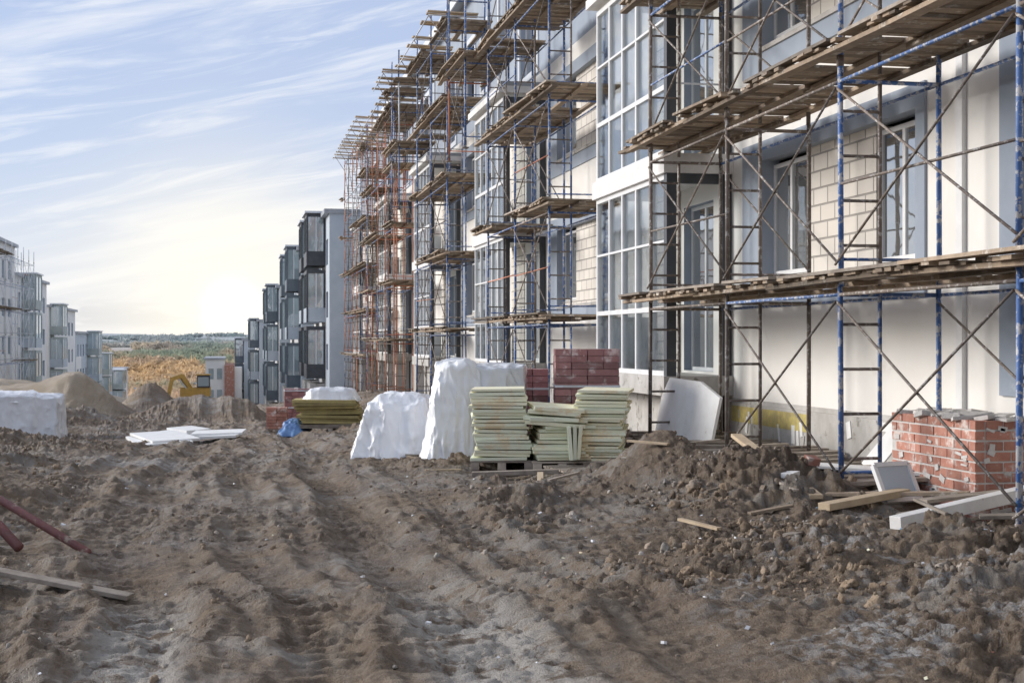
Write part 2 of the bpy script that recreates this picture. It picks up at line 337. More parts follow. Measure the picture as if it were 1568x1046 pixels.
def window(mb,X,y0,y1,z0,z1,n=2,fr=None,gl=None,s=1,w=.055,tr=None):
    fr=fr or whitefr; gl=gl or glass
    e=.05*s
    def bx(a,b_,c,d,off=0,m=fr):
        x0,x1=sorted((X-off*s,X+e)); mb.box(x0,x1,a,b_,c,d,m)
    bx(y0,y1,z0,z0+w); bx(y0,y1,z1-w,z1); bx(y0,y0+w,z0+w,z1-w,.002); bx(y1-w,y1,z0+w,z1-w,.002)
    for k in range(1,n):
        c=y0+(y1-y0)*k/n; bx(c-w*.6,c+w*.6,z0+w,z1-w,.004)
    if tr: bx(y0+w,y1-w,tr-w/2,tr+w/2,.006)
    x0,x1=sorted((X+e*.3,X+e*.5)); mb.box(x0,x1,y0+w*.5,y1-w*.5,z0+w*.5,z1-w*.5,gl)
def ring(mb,X,y0,y1,z0,z1,i,m,p=.03,s=1):
    x0,x1=sorted((X-p*s,X-.001*s)); a,b_,c,d=i
    mb.box(x0,x1,y0,y1,z0,c,m,.5); mb.box(x0,x1,y0,y1,d,z1,m,.5); mb.box(x0,x1,y0,a,c,d,m,.5); mb.box(x0,x1,b_,y1,c,d,m,.5)

# ------------------------------------------------------------ near apartment row
PER=12.25; T0=19.3
bld=empty('apartment_building')
W=MB(); X=7.0
ops=[];
for k in range(-1,5):
    o=k*PER
    for f in range(2):
        z=f*3.15; ops.append((13.7+o,18.06+o,.75+z,2.42+z))
        ops.append((20.1+o,21.5+o,-.45+z,2.1+z))
    ops.append((14.2+o,15.5+o,7.1,8.9)); ops.append((16.6+o,17.9+o,7.1,8.9)); ops.append((20.2+o,22.2+o,6.4,8.8))
ops=[o for o in ops if o[0]>2.5 and not(9<o[0]<12.2) and o[1]<79]
ops=[o for o in ops if not (o[1]<12.6 and o[0]>7.5)]
ops.append((9.95,11.72,-.2,2.2)); ops.append((9.95,11.72,2.9,5.2))
def matf(y,z):
    if z<-.78: return concrete
    if z>6.15: return greyblue if y>19 else cream
    return cream
wall(W,X,1.5,79,-4.0,10.3,ops,matf,zs=(-.8,6.2))
for o in ops:
    ya,yb,za,zb=o; wd=yb-ya
    if wd>4:
        ring(W,X,ya-.2,yb+.74,za-.29,zb+.26,o,greyblue)
        window(W,X+.14,ya,ya+1.17,za+.13,zb-.06,2,whitefr); window(W,X+.14,yb-1.23,yb,za+.13,zb-.06,2,whitefr)
        W.box(X+.10,X+.3,ya+1.18,yb-1.24,za,zb,blocks,.5)
        W.box(X-.06,X+.13,ya-.02,yb+.02,za-.03,za+.03,concrete,.5)
        W.box(X+.13,X+.3,ya,ya+1.17,za,za+.12,blocks,.5); W.box(X+.13,X+.3,yb-1.23,yb,za,za+.12,blocks,.5)
        W.box(X+.3,X+.34,ya,yb,za,zb,darkfr)
        W.box(X+.11,X+.135,ya+1.12,ya+1.2,za+.15,zb-.1,darkfr)
        W.box(X+.11,X+.135,yb-1.28,yb-1.2,za+.15,zb-.1,darkfr)
    else:
        window(W,X+.12,ya,yb,za,zb,2,whitefr if random.random()<.8 else darkfr); W.box(X+.18,X+.22,ya,yb,za,zb,darkfr)
        if za>6: ring(W,X,ya-.15,yb+.15,za-.15,zb+.15,o,steelgrey,.035)
ring(W,X,9.55,12.05,-.5,5.6,(9.95,11.72,-.2,5.2),greyblue); W.box(X-.03,X-.001,9.95,11.72,2.2,2.9,greyblue,.5)
W.box(X-.04,X-.001,13.1,19.2,-1.7,-.86,concrete,.5); W.box(X-.05,X-.041,16.4,19.2,-1.12,-.9,yellowins,.5)
W.box(X-.055,X-.041,13.3,14.5,-.98,-.88,whitefoam,.5)
for k in range(14): 
    yy=R(13.3,19); W.obox((X-.045,yy,R(-1.4,-1.0)),(.012,R(.04,.12),R(.1,.25)),(R(-.3,.3),0,0),R(0,1)<.5 and whitefoam or concrete)
W.box(X-.06,X-.001,23.3,79,-4,-.8,concrete,.5)
for k in range(0,5): W.box(X-.05,X-.001,12.7+k*PER,12.82+k*PER,-.7,10.2,whitefr,.5)
W.box(X-.35,X+12,1.5,79,10.3,10.45,roofm,.5); W.box(X-.37,X-.33,1.5,79,10.22,10.48,whitefr,.5)
W.box(X,X+12,78.8,79,-4,10.3,paleblue,.5); W.box(X,X+12,1.5,1.7,-2,10.3,cream,.5)
W.box(X+11.8,X+12,1.5,79,-4,10.3,cream,.5); W.box(X+.35,X+.4,1.6,78.9,-4,10.2,darkfr,.5)
W.done('walls',bld)
for k in range(-1,5):
    t=MB(); y0=T0+k*PER; y1=y0+3.95; xf=6.03; gl=MB()
    if y0<15: continue
    for f in range(2):
        zb=-.55+f*3.15; zt=zb+3.15
        t.box(xf-.06,6.999,y0-.06,y1+.06,zb-.22,zb+.06,whitepaint if f else concrete,.5)
        z0=zb+.06; z1=zt-.22
        nv=6
        for i in range(nv):
            yy=y0+.03+(y1-y0-.06)*i/(nv-1); t.box(xf,xf+.09,yy-.035,yy+.035,z0,z1,whitefr if i else darkfr)
        for zz,hh in ((z0,.07),(z0+.92,.07),(z0+1.9,.035),(z1-.08,.08)):
            t.box(xf-.003,xf+.08,y0,y1,zz,zz+hh,whitefr)
        t.box(xf+.02,xf+.03,y0+.06,y1-.06,z0+.06,z0+.93,glassclear); gl.box(xf+.03,xf+.04,y0+.06,y1-.06,z0+1.0,z1-.07,glassclear)
        t.box(xf+.09,6.95,y1-.06,y1-.0,z0,z0+.9,steelgrey)
        t.box(xf-.01,xf+.13,y0-.03,y0+.11,z0,z1,darkfr); t.box(6.86,6.985,y0,y0+.08,z0,z1,darkfr)
        t.box(xf+.13,6.86,y0,y0+.08,z1-.14,z1,darkfr); t.tube((xf+.1,y0+.04,z0+1.0),(6.9,y0+.04,z0+1.0),.015,steelgrey)
        t.box(6.97,6.996,y0+2.35,y1-.05,z0,z1,blocks)
    t.box(xf-.15,6.999,y0-.15,y1+.15,5.60,5.75,whitepaint,.5); t.box(xf-.1,6.999,y0-.1,y1+.1,5.75,5.86,roofm,.5)
    t.box(xf+.02,xf+.3,y0+.1,y0+.35,-2.6,-.77,concrete); t.box(xf+.02,xf+.3,y1-.35,y1-.1,-2.6,-.77,concrete); t.box(6.4,6.9,y0+.1,y1-.1,-2.6,-.77,concrete)
    t.done('balcony_bay',bld); gl.done('balcony_glazing',bld)

# ------------------------------------------------------------ scaffolding
def scaffold(ysf,xf,s,base,lifts,decks,posts,braces,pr=.024,n=7,top=True,ladders=True,outrig=False,dens=1.0,brm=None,up2=0.0,rails=None):
    root=empty('scaffolding'); A=MB(); D=MB(); brm=brm or rust; rails=rails or (orange,bluepaint,brm)
    xr=xf+s*1.0; xl=xf+s*.4; zt=base+2*lifts+ (1.0 if top else 0)
    for i,y in enumerate(ysf):
        mcol=random.choices(posts[0],posts[1])[0]
        A.box(min(xf-.07,xf+.07),max(xf-.07,xf+.07),y-.07,y+.07,base-.02,base+.01,rust)
        for l in range(lifts+ (1 if top else 0)):
            z0=base+2*l; z1=min(z0+2,zt); mc=mcol if random.random()<.75 else random.choices(posts[0],posts[1])[0]
            jx=R(-1,1)*.012; jy=R(-1,1)*.02
            A.tube((xf+jx,y+jy,z0),(xf,y,z1+.05),pr,mc,n); A.tube((xr,y+jy,z0),(xr,y,z1),pr,mc,n)
            A.tube((xf,y,z0+.06),(xf,y,z0+.16),pr*1.35,rust,n)
            if l<lifts:
                A.tube((xf,y,z1-.08),(xr,y,z1-.08),pr*.8,mc,n); A.tube((xf,y,z0+.25),(xr,y,z0+.25),pr*.6,mc,n)
                if ladders:
                    A.tube((xl,y,z0),(xl,y,z1-.08),pr*.8,rust if random.random()<.6 else mc,n)
                    for k in range(4): A.tube((xf,y,z0+.38+.42*k),(xl,y,z0+.38+.42*k),pr*.6,rust,5)
    for i in range(len(ysf)-1):
        a,b_=ysf[i],ysf[i+1]
        if b_-a>3.6: continue
        for l in range(lifts):
            z0=base+2*l
            if random.random()<braces:
                A.tube((xf-s*.03,a,z0+.2+R(0,.1)),(xf-s*.03,b_,z0+1.85),pr*.5,brm,5); A.tube((xf-s*.05,b_,z0+.2),(xf-s*.05,a,z0+1.85),pr*.5,brm,5)
            if random.random()<.3:
                A.tube((xr,a,z0+.3),(xr,b_,z0+1.85),pr*.5,brm,5)
            A.tube((xf,a,z0+1.92),(xf,b_,z0+1.92),pr*.7,bluepaint if random.random()<.6 else brm,5)
            A.tube((xr,a,z0+1.92),(xr,b_,z0+1.92),pr*.7,bluepaint,5)
            if l>0 and random.random()<.5: A.tube((xf,a,z0+.95),(xf,b_,z0+.95+R(-.05,.05)),pr*.55,random.choice(rails),5)
    y0=min(ysf)-.5; y1=max(ysf)+.75
    for l in decks:
        zt_=base+2*l+(up2 if l>1 else 0)
        ya=y0+R(-.25,.2); yb=y1+R(-.2,.2); yy=ya; gap=None
        if dens<1: 
            g0=R(ya,yb); gap=(g0,g0+(yb-ya)*(1-dens)*R(.6,1.6))
        for xx in (xf-s*.10,xf+s*.45,xr+s*.04):
            p=ya-.1
            while p<yb:
                L=R(2.6,3.4); tilt=R(-.02,.03)
                if not(gap and gap[0]<p+L/2<gap[1]): D.beam((xx+R(-.03,.03),p,zt_+.045+tilt),(xx+R(-.03,.03),min(p+L,yb+.3),zt_+.045-tilt*.5),R(.09,.13),.04,wood)
                p+=L*.93
        while yy<yb:
            w=R(.11,.19)
            if random.random()<.95 and not(gap and gap[0]<yy<gap[1]):
                e0=xf-s*R(.10,.26); e1=xr+s*R(.0,.15); z=zt_+.085+R(-.006,.014)
                D.obox(((e0+e1)/2,yy+w/2,z),(abs(e1-e0),w-.012,R(.024,.036)),(0,R(-.012,.012),R(-.05,.05)),wood)
            yy+=w
        p=ya
        while p<yb-.6:
            L=R(1.4,3.2)
            if not(gap and gap[0]<p+L/2<gap[1]): D.beam((xf-s*R(.12,.22),p,zt_+.118+R(0,.015)),(xf-s*R(.08,.22),min(p+L,yb+.2),zt_+.118+R(0,.025)),R(.12,.2),.03,wood if random.random()<.6 else woodgrey)
            p+=L+R(-.2,.8)
    if outrig:
        zt_=base+2*lifts+.35
        for y in ysf:
            for q in (0,1.25):
                for k in range(2):
                    D.obox((xf+s*.15,y+q+k*.17,zt_+R(0,.05)),(1.35,.15,.035),(0,s*.03+R(-.02,.02),R(-.06,.06)),woodnew)
            A.tube((xf-s*.5,y,zt_-.05),(xr,y,zt_-.05),pr*.8,steelgrey,5); A.tube((xf,y,zt_-.8),(xf-s*.5,y,zt_-.05),pr*.6,brm,5)
        A.tube((xf-s*.5,min(ysf),zt_-.08),(xf-s*.5,max(ysf)+1.2,zt_-.08),pr*.7,steelgrey,5)
    A.done('tubes',root,smooth=True); D.done('decks',root)
    return root
BR=([bluepaint,rust,orange],[.90,.06,.04]); 
scaffold([6.3,9.4,12.5,15.6,18.65],5.6,1,-1.48,4,[1,2,3,4],([bluepaint,rust],[.94,.06]),.95,pr=.026,n=9,up2=.13,rails=(bluepaint,rust))
scaffold([24.75,27.85,30.9],5.55,1,-1.62,5,[1,2,3,4],BR,.9,dens=.85)
scaffold([37.0,40.1,43.15],5.55,1,-1.75,5,[1,2,3,4,5],BR,.9,outrig=True,dens=.75)
scaffold([31.9,34.4],5.2,1,4.4,2,[1],BR,.6,ladders=False)
MX=([bluepaint,rust,orange,steelgrey],[.42,.12,.22,.24])
scaffold([49.0,51.8,54.6,56.9,59.2],5.5,1,-2.0,5,[1,2,3,4,5],MX,.8,pr=.022,outrig=True,dens=.55)
scaffold([61.5,64.2,66.9,69.4,71.8,74.2],5.75,1,-2.7,6,[1,2,3,4,5],MX,.8,pr=.022,top=False,outrig=True,dens=.5)
scaffold([45.0,47.0],5.2,1,4.2,2,[1,2],MX,.6,ladders=False,outrig=True,dens=.8)

# ------------------------------------------------------------ distant apartment blocks
def farblock(xw,y0,y1,zb,zt,s,towers,body=None,body2=None):
    root=empty('apartment_building'); w=MB(); body=body or farwhite; body2=body2 or fargrey
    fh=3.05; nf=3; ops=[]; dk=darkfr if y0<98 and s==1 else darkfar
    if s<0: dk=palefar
    for f in range(nf):
        z=zt-.7-fh*(f+1)+.9
        y=y0+1.2
        while y+1.6<y1-.3:
            if not any(a-.3<y+.8<b_+.3 for a,b_,_ in towers): ops.append((y,y+1.6,z,z+1.5))
            y+=3.3
    wall(w,xw,y0,y1,zb,zt,ops,lambda a,z:(body2 if z>zt-fh-.4 or int(a/6)%3==1 else body),.2,s)
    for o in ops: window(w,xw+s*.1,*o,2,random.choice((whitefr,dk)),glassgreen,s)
    x0,x1=sorted((xw+.001*s,xw+s*12)); w.box(x0,x1,y0,y0+.15,zb,zt,body2); w.box(x0,x1,y1-.15,y1,zb,zt,body); 
    x0,x1=sorted((xw-.3*s,xw+s*12)); w.box(x0,x1,y0-.1,y1+.1,zt,zt+.25,roofm)
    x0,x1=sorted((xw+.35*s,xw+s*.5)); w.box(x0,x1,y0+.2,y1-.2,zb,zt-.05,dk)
    for k in range(2):
        xx=xw+s*R(3,8); yy=R(y0+1,y1-1); w.box(xx-.3,xx+.3,yy-.4,yy+.4,zt,zt+1.1,brickred)
    for ya,yb,pr in towers:
        xf=xw-s*pr; lo,hi=sorted((xf,xw-.002*s))
        for f in range(3):
            z1=zt+.3-f*3.35; z0=z1-3.1
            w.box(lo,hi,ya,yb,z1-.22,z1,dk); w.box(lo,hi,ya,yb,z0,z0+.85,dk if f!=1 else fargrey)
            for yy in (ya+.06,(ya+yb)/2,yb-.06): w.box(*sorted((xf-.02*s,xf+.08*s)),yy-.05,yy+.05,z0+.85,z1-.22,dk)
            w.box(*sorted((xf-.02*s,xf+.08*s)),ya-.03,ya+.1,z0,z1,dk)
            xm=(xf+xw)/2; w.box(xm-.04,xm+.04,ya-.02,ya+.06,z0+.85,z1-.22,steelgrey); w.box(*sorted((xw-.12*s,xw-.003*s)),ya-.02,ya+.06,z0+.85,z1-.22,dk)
            l2,h2=sorted((xf+.03*s,xw-.02*s)); w.box(l2,h2,ya+.02,yb-.02,z0+.85,z1-.22,glassgreen)
        l3,h3=sorted((xf+.2*s,xw-.003*s)); w.box(l3,h3,ya+.2,yb-.2,zb,zt-9.8,concrete)
        l4,h4=sorted((xf-.12*s,xw)); w.box(l4,h4,ya-.12,yb+.12,zt+.3,zt+.42,steelgrey)
    w.done('facade',root)
farblock(5.45,81.5,97,-4.5,7.3,1,[(85,88.6,1.1),(91.5,95,1.1)],farwhite,fargrey)
farblock(4.7,99,118,-6.5,6.3,1,[(100.2,104,.95),(111,115,.95)])
farblock(3.9,121,150,-8.5,4.5,1,[(122.5,126.5,1.0),(134,138,1.0)])
farblock(2.85,153,180,-10,2.1,1,[(154,158.5,1.0),(165,170,1.0)])
farblock(1.5,184,214,-12,.1,1,[(185,190,1.1),(198,203,1.1)])
farblock(-18,98,126,-5,7.9,-1,[(103,107,1.2)],farwhite,farwhite)
farblock(-18,126.2,147,-6,5.6,-1,[(130,134,1.2)],farwhite,farwhite)
farblock(-18.3,151,176,-9,3.5,-1,[(152,156,1.3)],farwhite,farwhite)
farblock(-18.6,180,205,-11,1.0,-1,[(193,198,1.5)])
farblock(-18.9,209,236,-14,-2.0,-1,[(210,216,1.7)],farwhite,farwhite)
farblock(-19.2,240,275,-17,-5.0,-1,[(241,248,1.7)])
scaffold([100,103,106,109,112,115,118,121,124],-16.2,-1,-3.6,5,[1,3,5],([steelgrey,orange,whitefr],[.5,.15,.35]),.6,pr=.028,n=5,ladders=False,outrig=False,dens=.5,brm=steelgrey)
w=MB(); root=empty('apartment_building')
w.box(-3.2,-.9,178,196,-11,-2.2,farwhite); w.box(-.89,.3,177.6,196,-11,-2.9,brickred); w.box(.31,1.2,178,196,-11,-3.2,farwhite); w.box(-3.4,-.8,177.8,196.2,-2.2,-2.0,roofm)
for f in range(3):
    for xx in (-2.8,-1.8): w.box(xx,xx+.6,177.93,177.99,-4.6-f*2.6,-3.3-f*2.6,glassgreen)
w.done('facade',root)

for i in range(8):
    h=MB(); yy=R(560,800); xx=yy*R(-.075,-.01); zz=gs(xx,yy); wd=R(6,10); dp=R(7,10); hh=R(2.5,3.5)
    bm_=random.choice((farwhite,fargrey,woodgrey)); rf=random.choice((roofm,woodgrey,brickred))
    h.box(xx,xx+wd,yy,yy+dp,zz-1,zz+hh,bm_)
    h.add([(xx-.5,yy-.5,zz+hh),(xx+wd+.5,yy-.5,zz+hh),(xx+wd+.5,yy+dp+.5,zz+hh),(xx-.5,yy+dp+.5,zz+hh),(xx-.5,yy+dp/2,zz+hh+3.2),(xx+wd+.5,yy+dp/2,zz+hh+3.2)],[(0,1,5,4),(2,3,4,5),(0,4,3),(1,2,5)],rf)
    for q in range(2): h.box(xx+1+q*2.6,xx+2.2+q*2.6,yy-.06,yy-.01,zz+1,zz+2.2,glassgreen)
    h.done('village_house')

# distant autumn trees
m,nt,b=newmat('autumn_foliage'); a_=nd(nt,'ShaderNodeAttribute',attribute_name='rnd')
cr=nd(nt,'ShaderNodeValToRGB'); e=cr.color_ramp.elements; e[0].position=0; e[0].color=(.33,.36,.22,1); e[1].position=1; e[1].color=(.72,.50,.26,1)
for p_,c_ in ((.3,(.42,.38,.24,1)),(.55,(.62,.42,.26,1)),(.8,(.66,.50,.34,1))):
    q_=cr.color_ramp.elements.new(p_); q_.color=c_
nt.links.new(a_.outputs['Fac'],cr.inputs[0]); P=pos(nt); sp=nd(nt,'ShaderNodeSeparateXYZ'); nt.links.new(P,sp.inputs[0])
fc=mixc(nt,mathn(nt,'ADD',mathn(nt,'MULTIPLY',ramp(nt,sp.outputs[1],1000,1900),.78),.10),cr.outputs[0],(.38,.45,.47))  # foliage colour blended towards a haze tint, more so for farther trees
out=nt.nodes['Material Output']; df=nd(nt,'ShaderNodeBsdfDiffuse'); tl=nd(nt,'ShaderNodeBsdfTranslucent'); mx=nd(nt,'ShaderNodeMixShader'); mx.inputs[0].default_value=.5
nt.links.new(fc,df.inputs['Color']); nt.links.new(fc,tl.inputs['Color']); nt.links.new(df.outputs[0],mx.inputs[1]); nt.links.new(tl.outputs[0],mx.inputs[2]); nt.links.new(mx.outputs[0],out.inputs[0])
NT=9000; Y=np.concatenate([rng.uniform(400,1100,4500),rng.uniform(1100,2400,NT-4500)]); Xt=Y*rng.uniform(-.12,.04,NT)
clump=fbm(Xt/40,Y/90,1,2,5); kk=clump>-.3; Y=Y[kk];Xt=Xt[kk]; Zt=H(Xt,Y,False); nT=len(Y); K=26
hgt=rng.uniform(4,8,nT)*np.where(Y>1500,1.0,1); tone=np.clip(rng.uniform(0,1,nT)*.2+.9*fbm(Xt/40,Y/120,1,1,8)+.42,0,1)
d=rng.normal(size=(nT,K,3)); d/=np.linalg.norm(d,axis=2,keepdims=True); rad=rng.uniform(.35,1,(nT,K,1))
c=d*rad*np.stack([hgt*.65,hgt*.65,hgt*.34],-1)[:,None,:]; c[:,:,0]+=Xt[:,None]; c[:,:,1]+=Y[:,None]; c[:,:,2]+=(Zt+hgt*.4)[:,None]
sz=(hgt*.17)[:,None,None]; t1=rng.normal(size=(nT,K,3)); t2=rng.normal(size=(nT,K,3)); t3=-(t1+t2)
tri=np.stack([c+t1*sz,c+t2*sz,c+t3*sz],2).reshape(-1,3)
tb=np.stack([Xt,Y,Zt-1],-1); wv=hgt*.02
trv=np.stack([tb-np.stack([wv,0*wv,0*wv],-1),tb+np.stack([wv,0*wv,0*wv],-1),tb+np.stack([0*wv,0*wv,hgt*.8],-1)],1).reshape(-1,3)
av=np.concatenate([tri,trv]); nf=len(av)//3
ar=np.concatenate([np.clip(tone[:,None]+rng.uniform(-.1,.1,(nT,K)),0,1).reshape(-1),np.zeros(nT)])
me=bpy.data.meshes.new('distant_trees'); me.vertices.add(len(av)); me.vertices.foreach_set('co',av.astype(np.float32).ravel()); me.loops.add(len(av)); me.loops.foreach_set('vertex_index',np.arange(len(av),dtype=np.int32))
me.polygons.add(nf); me.polygons.foreach_set('loop_start',np.arange(0,len(av),3,dtype=np.int32)); me.polygons.foreach_set('loop_total',np.full(nf,3,dtype=np.int32)); me.update(calc_edges=True)
at=me.attributes.new('rnd','FLOAT','FACE'); at.data.foreach_set('value',ar.astype(np.float32)); me.materials.append(m)
o=bpy.data.objects.new('distant_trees',me); scene.collection.objects.link(o)

# ------------------------------------------------------------ materials stacks
def pallet(mb,c,size,rz,m=woodgrey):
    cx,cy,cz=c; w,d=size; Rm=Matrix.Rotation(rz,3,'Z')
    def P(x,y,z): v=Rm@Vector((x,y,0)); return (cx+v.x,cy+v.y,cz+z)
    for k in range(7): mb.obox(P(0,-d/2+d*(k+.5)/7,.125),(w,d/7-.03,.022),(0,0,rz),m)
    for xx in (-w/2+.06,0,w/2-.06):
        for yy in (-d/2+.07,0,d/2-.07): mb.obox(P(xx,yy,.07),(.1,.12,.085),(0,0,rz),m)
        mb.obox(P(xx,0,.015),(.1,d,.02),(0,0,rz),m)
def stack(x,y,w,d,z0,z1,th,rz,mats,name,jit=.025,lean=0,pal=True,sag=0):
    mb=MB(); z=z0; root=empty(name)
    if pal: pallet(mb,(x,y,z0-.14),(w*1.15,d*1.05),rz)
    dx=dy=0
    while z<z1:
        t=th*R(.85,1.1); a=(z-z0); dx=dx*.7+R(-jit,jit); dy=dy*.7+R(-jit,jit)
        mb.obox((x+dx+lean*a,y+dy,z+t/2),(w*R(.96,1.03),d,t-.005),(R(-.014,.014),R(-.018,.018)+sag,rz+R(-.045,.045)),random.choice(mats)); z+=t
    mb.done('sheets',root,bevel=.004); return root
rz=-.19
zg=-1.42
stack(3.27,17.25,.66,1.15,zg,-.58,.042,rz,[foam,foamgreen,foamgreen],'insulation_board_stack',lean=-.05)
stack(3.90,17.0,.62,1.1,zg,-1.02,.045,rz+.1,[foam,foamgreen],'insulation_board_stack',jit=.05)
stack(4.42,16.95,.62,1.15,zg,-.62,.040,rz-.12,[foam,foam,foamgreen],'insulation_board_stack',jit=.04,lean=.06)
lb=MB()
for k in range(3): lb.obox((3.93+.06*k,16.42+.01*k,-1.20+.004*k),(.045,.3,.40),(0,.08*(k-1),rz),random.choice((foam,foamgreen)))
for k in range(5): lb.obox((3.83+R(-.06,.06),16.9,-1.0+.05*k),(.72-.03*k,1.0,.045),(R(-.04,.04),.05+R(-.03,.03),rz+R(-.1,.1)),random.choice((foam,foamgreen)))
lb.done('loose_insulation_boards',bevel=.004)
stack(2.15,31.2,1.35,1.0,gs(2.15,31.2)+.05,gs(2.15,31.2)+.62,.07,-.15,[wool,wool,woodgrey],'mineral_wool_stack',jit=.07)
def bricks(name,c,n,dims,rz,m,gap=.006,pal=True,film=False):
    root=empty(name); mb=MB(); cx,cy,cz=c; bx,by,bz=dims; Rm=Matrix.Rotation(rz,3,'Z')
    for i in range(n[0]):
        for j in range(n[1]):
            for k in range(n[2]):
                if 0<i<n[0]-1 and 0<j<n[1]-1 and k<n[2]-1: continue
                v=Rm@Vector(((i-(n[0]-1)/2)*bx+R(-.006,.006),(j-(n[1]-1)/2)*by+R(-.006,.006),0)); mb.obox((cx+v.x,cy+v.y,cz+(k+.5)*bz+.14),(bx-gap,by-gap,bz-gap),(0,0,rz+R(-.01,.01)),m)
    if pal: pallet(mb,(cx,cy,cz),(n[0]*bx,n[1]*by),rz)
    for zz in ((.35,.8) if film else ()):
        mb.obox((cx,cy,cz+zz+.1),(n[0]*bx+.016,n[1]*by+.016,.03),(0,0,rz),tarpgrey)
    mb.done('bricks',root)
bricks('brick_pallet',(4.76,18.95,-1.50),(4,8,14),(.215,.12,.090),rz,brickdark,film=True)
bricks('brick_pallet',(4.08,19.8,-1.56),(3,6,11),(.22,.12,.094),rz,brickdark,film=True)
bricks('brick_pallet',(1.1,35.5,gs(1.1,35.5)-.12),(2,4,7),(.25,.12,.075),-.1,brickred)
bricks('brick_pallet',(1.75,38.4,gs(1.75,38.4)-.02),(4,4,9),(.19,.12,.09),0,brickdark,film=True)

def wrapped(name,c,dims,rz,mat,taper=.1,flare=.12,slump=.08,cuts=36,tilt=0,seed=0,fold=1.0):
    bm=bmesh.new(); bmesh.ops.create_cube(bm,size=1); bmesh.ops.subdivide_edges(bm,edges=bm.edges[:],cuts=cuts,use_grid_fill=True)
    w,d,h=dims
    for v in bm.verts:
        p=v.co.copy(); u=p.z+.5; r=max(abs(p.x),abs(p.y))*2
        cor=max(0,abs(p.x)+abs(p.y)-.68)*.42; p.x*=1-cor; p.y*=1-cor
        ang=math.atan2(p.y,p.x); ca,sa=math.cos(ang),math.sin(ang)
        fo=mnoise.noise(Vector((ca*3.2+seed,sa*3.2,u*.8)))*.05*(.4+(1-u))
        rd=1-abs(mnoise.noise(Vector((ca*7+seed+u*1.5,sa*7-u,seed))))*2; fo+=fold*.03*max(0,rd-.55)*2*(1.2-u)
        fl=(1-u)**3*flare*(1+1.2*mnoise.noise(Vector((ca*5,sa*5,seed))))
        k=1-taper*u**1.5+fl+fo
        x=p.x*w*k+tilt*u*w; y=p.y*d*k; z=u*h
        if u>.75: z-=slump*h*(r**3)*((u-.75)/.25)*(.8+mnoise.noise(Vector((p.x*4,p.y*4,seed)))); z+=.03*mnoise.noise(Vector((p.x*3,p.y*3,seed+2)))
        q=Vector((x*3+y,y*3-x,z*1.6+x*2+seed)); n_=(1-abs(mnoise.noise(q)))**6*.026*fold+mnoise.noise(q*2.3)*.006+(1-abs(mnoise.noise(q*2.1+Vector((3,1,2)))))**7*.014*fold
        x+=n_*(1 if p.x>0 else -1)*r; y+=n_*(1 if p.y>0 else -1)*r; z+=n_*(.8 if u>.5 else 0)
        v.co=Vector((x,y,z))
    bmesh.ops.rotate(bm,verts=bm.verts,cent=(0,0,0),matrix=Matrix.Rotation(rz,3,'Z')); bmesh.ops.translate(bm,verts=bm.verts,vec=c)
    me=bpy.data.meshes.new(name); bm.to_mesh(me); bm.free(); me.materials.append(mat)
    for p in me.polygons: p.use_smooth=True
    o=bpy.data.objects.new(name,me); scene.collection.objects.link(o); return o
wrapped('film_wrapped_pallet',(2.33,20.3,-1.72),(1.12,1.2,.98),-.25,tarp,.26,.16,.20,seed=3,tilt=.05,fold=1.4)
wrapped('film_wrapped_pallet',(2.92,18.95,-1.6),(.70,1.1,1.36),-.12,tarp,.20,.12,.12,seed=9,tilt=.12,fold=1.2)
wrapped('film_wrapped_pallet',(3.52,19.0,-1.6),(.76,1.1,1.29),-.12,tarpgrey,.02,.05,.05,seed=14)
wrapped('film_wrapped_pallet',(-4.3,30.3,gs(-4.3,30.3)-.1),(1.85,1.3,1.0),.05,tarpgrey,.03,.04,.08,seed=21)
wrapped('film_wrapped_pallet',(-4.45,30.3,gs(-4.3,30.3)+.74),(1.3,1.2,.2),.05,tarp,.1,.05,.3,seed=25)
wrapped('film_wrapped_pallet',(2.15,31.3,gs(2.15,31.3)+.6),(1.1,.9,.28),-.15,tarp,.2,.1,.2,seed=33,cuts=16)
wrapped('blue_tarpaulin',(1.35,31.2,gs(1.45,31.2)-.05),(.5,.9,.35),-.3,bluetarp,.5,.3,.3,seed=41,cuts=16,fold=1.5)

lp=MB(); base=[(5.75,19.05,-1.42),(5.98,17.35,-1.42),(6.12,17.33,-.72),(6.05,17.9,-.53),(5.93,18.85,-.50),(5.88,19.05,-.75)]
lp.add(base+[(x+.04,y,z) for x,y,z in base],[(0,1,2,3,4,5),(11,10,9,8,7,6)]+[(i,(i+1)%6,6+(i+1)%6,6+i) for i in range(6)],whitefoam,.5)
lp.done('drywall_panel')

root=empty('brick_porch_wall'); mb=MB(); bh=.092; x0=6.34; y0=11.35; y1=12.95
mb.box(x0+.005,6.94,y0+.005,y1-.005,-1.9,-.70,mortar,.5)
for k in range(12):
    z=-1.78+k*bh; offs=.125 if k%2 else 0
    yy=y0-offs
    while yy<y1-.03:
        a=max(yy,y0); b_=min(yy+.25,y1)-.014
        if b_-a>.04 and random.random()<.98: mb.box(x0-R(0,.007),x0+.09,a,b_,z+R(0,.003),z+bh-.015,brickred)
        yy+=.25
    xx=x0+.1-offs*.6
    while xx<6.93:
        a=max(xx,x0+.1); b_=min(xx+.25,6.95)-.014
        if b_-a>.04: mb.box(a,b_,y0-R(0,.007),y0+.09,z+R(0,.003),z+bh-.015,brickred)
        xx+=.25
for k in range(60):
    mb.obox((R(x0,6.9),R(y0,y1),-.68+R(-.01,.01)),(R(.06,.2),R(.06,.2),R(.02,.05)),(R(-.2,.2),R(-.2,.2),R(0,3)),mortar)
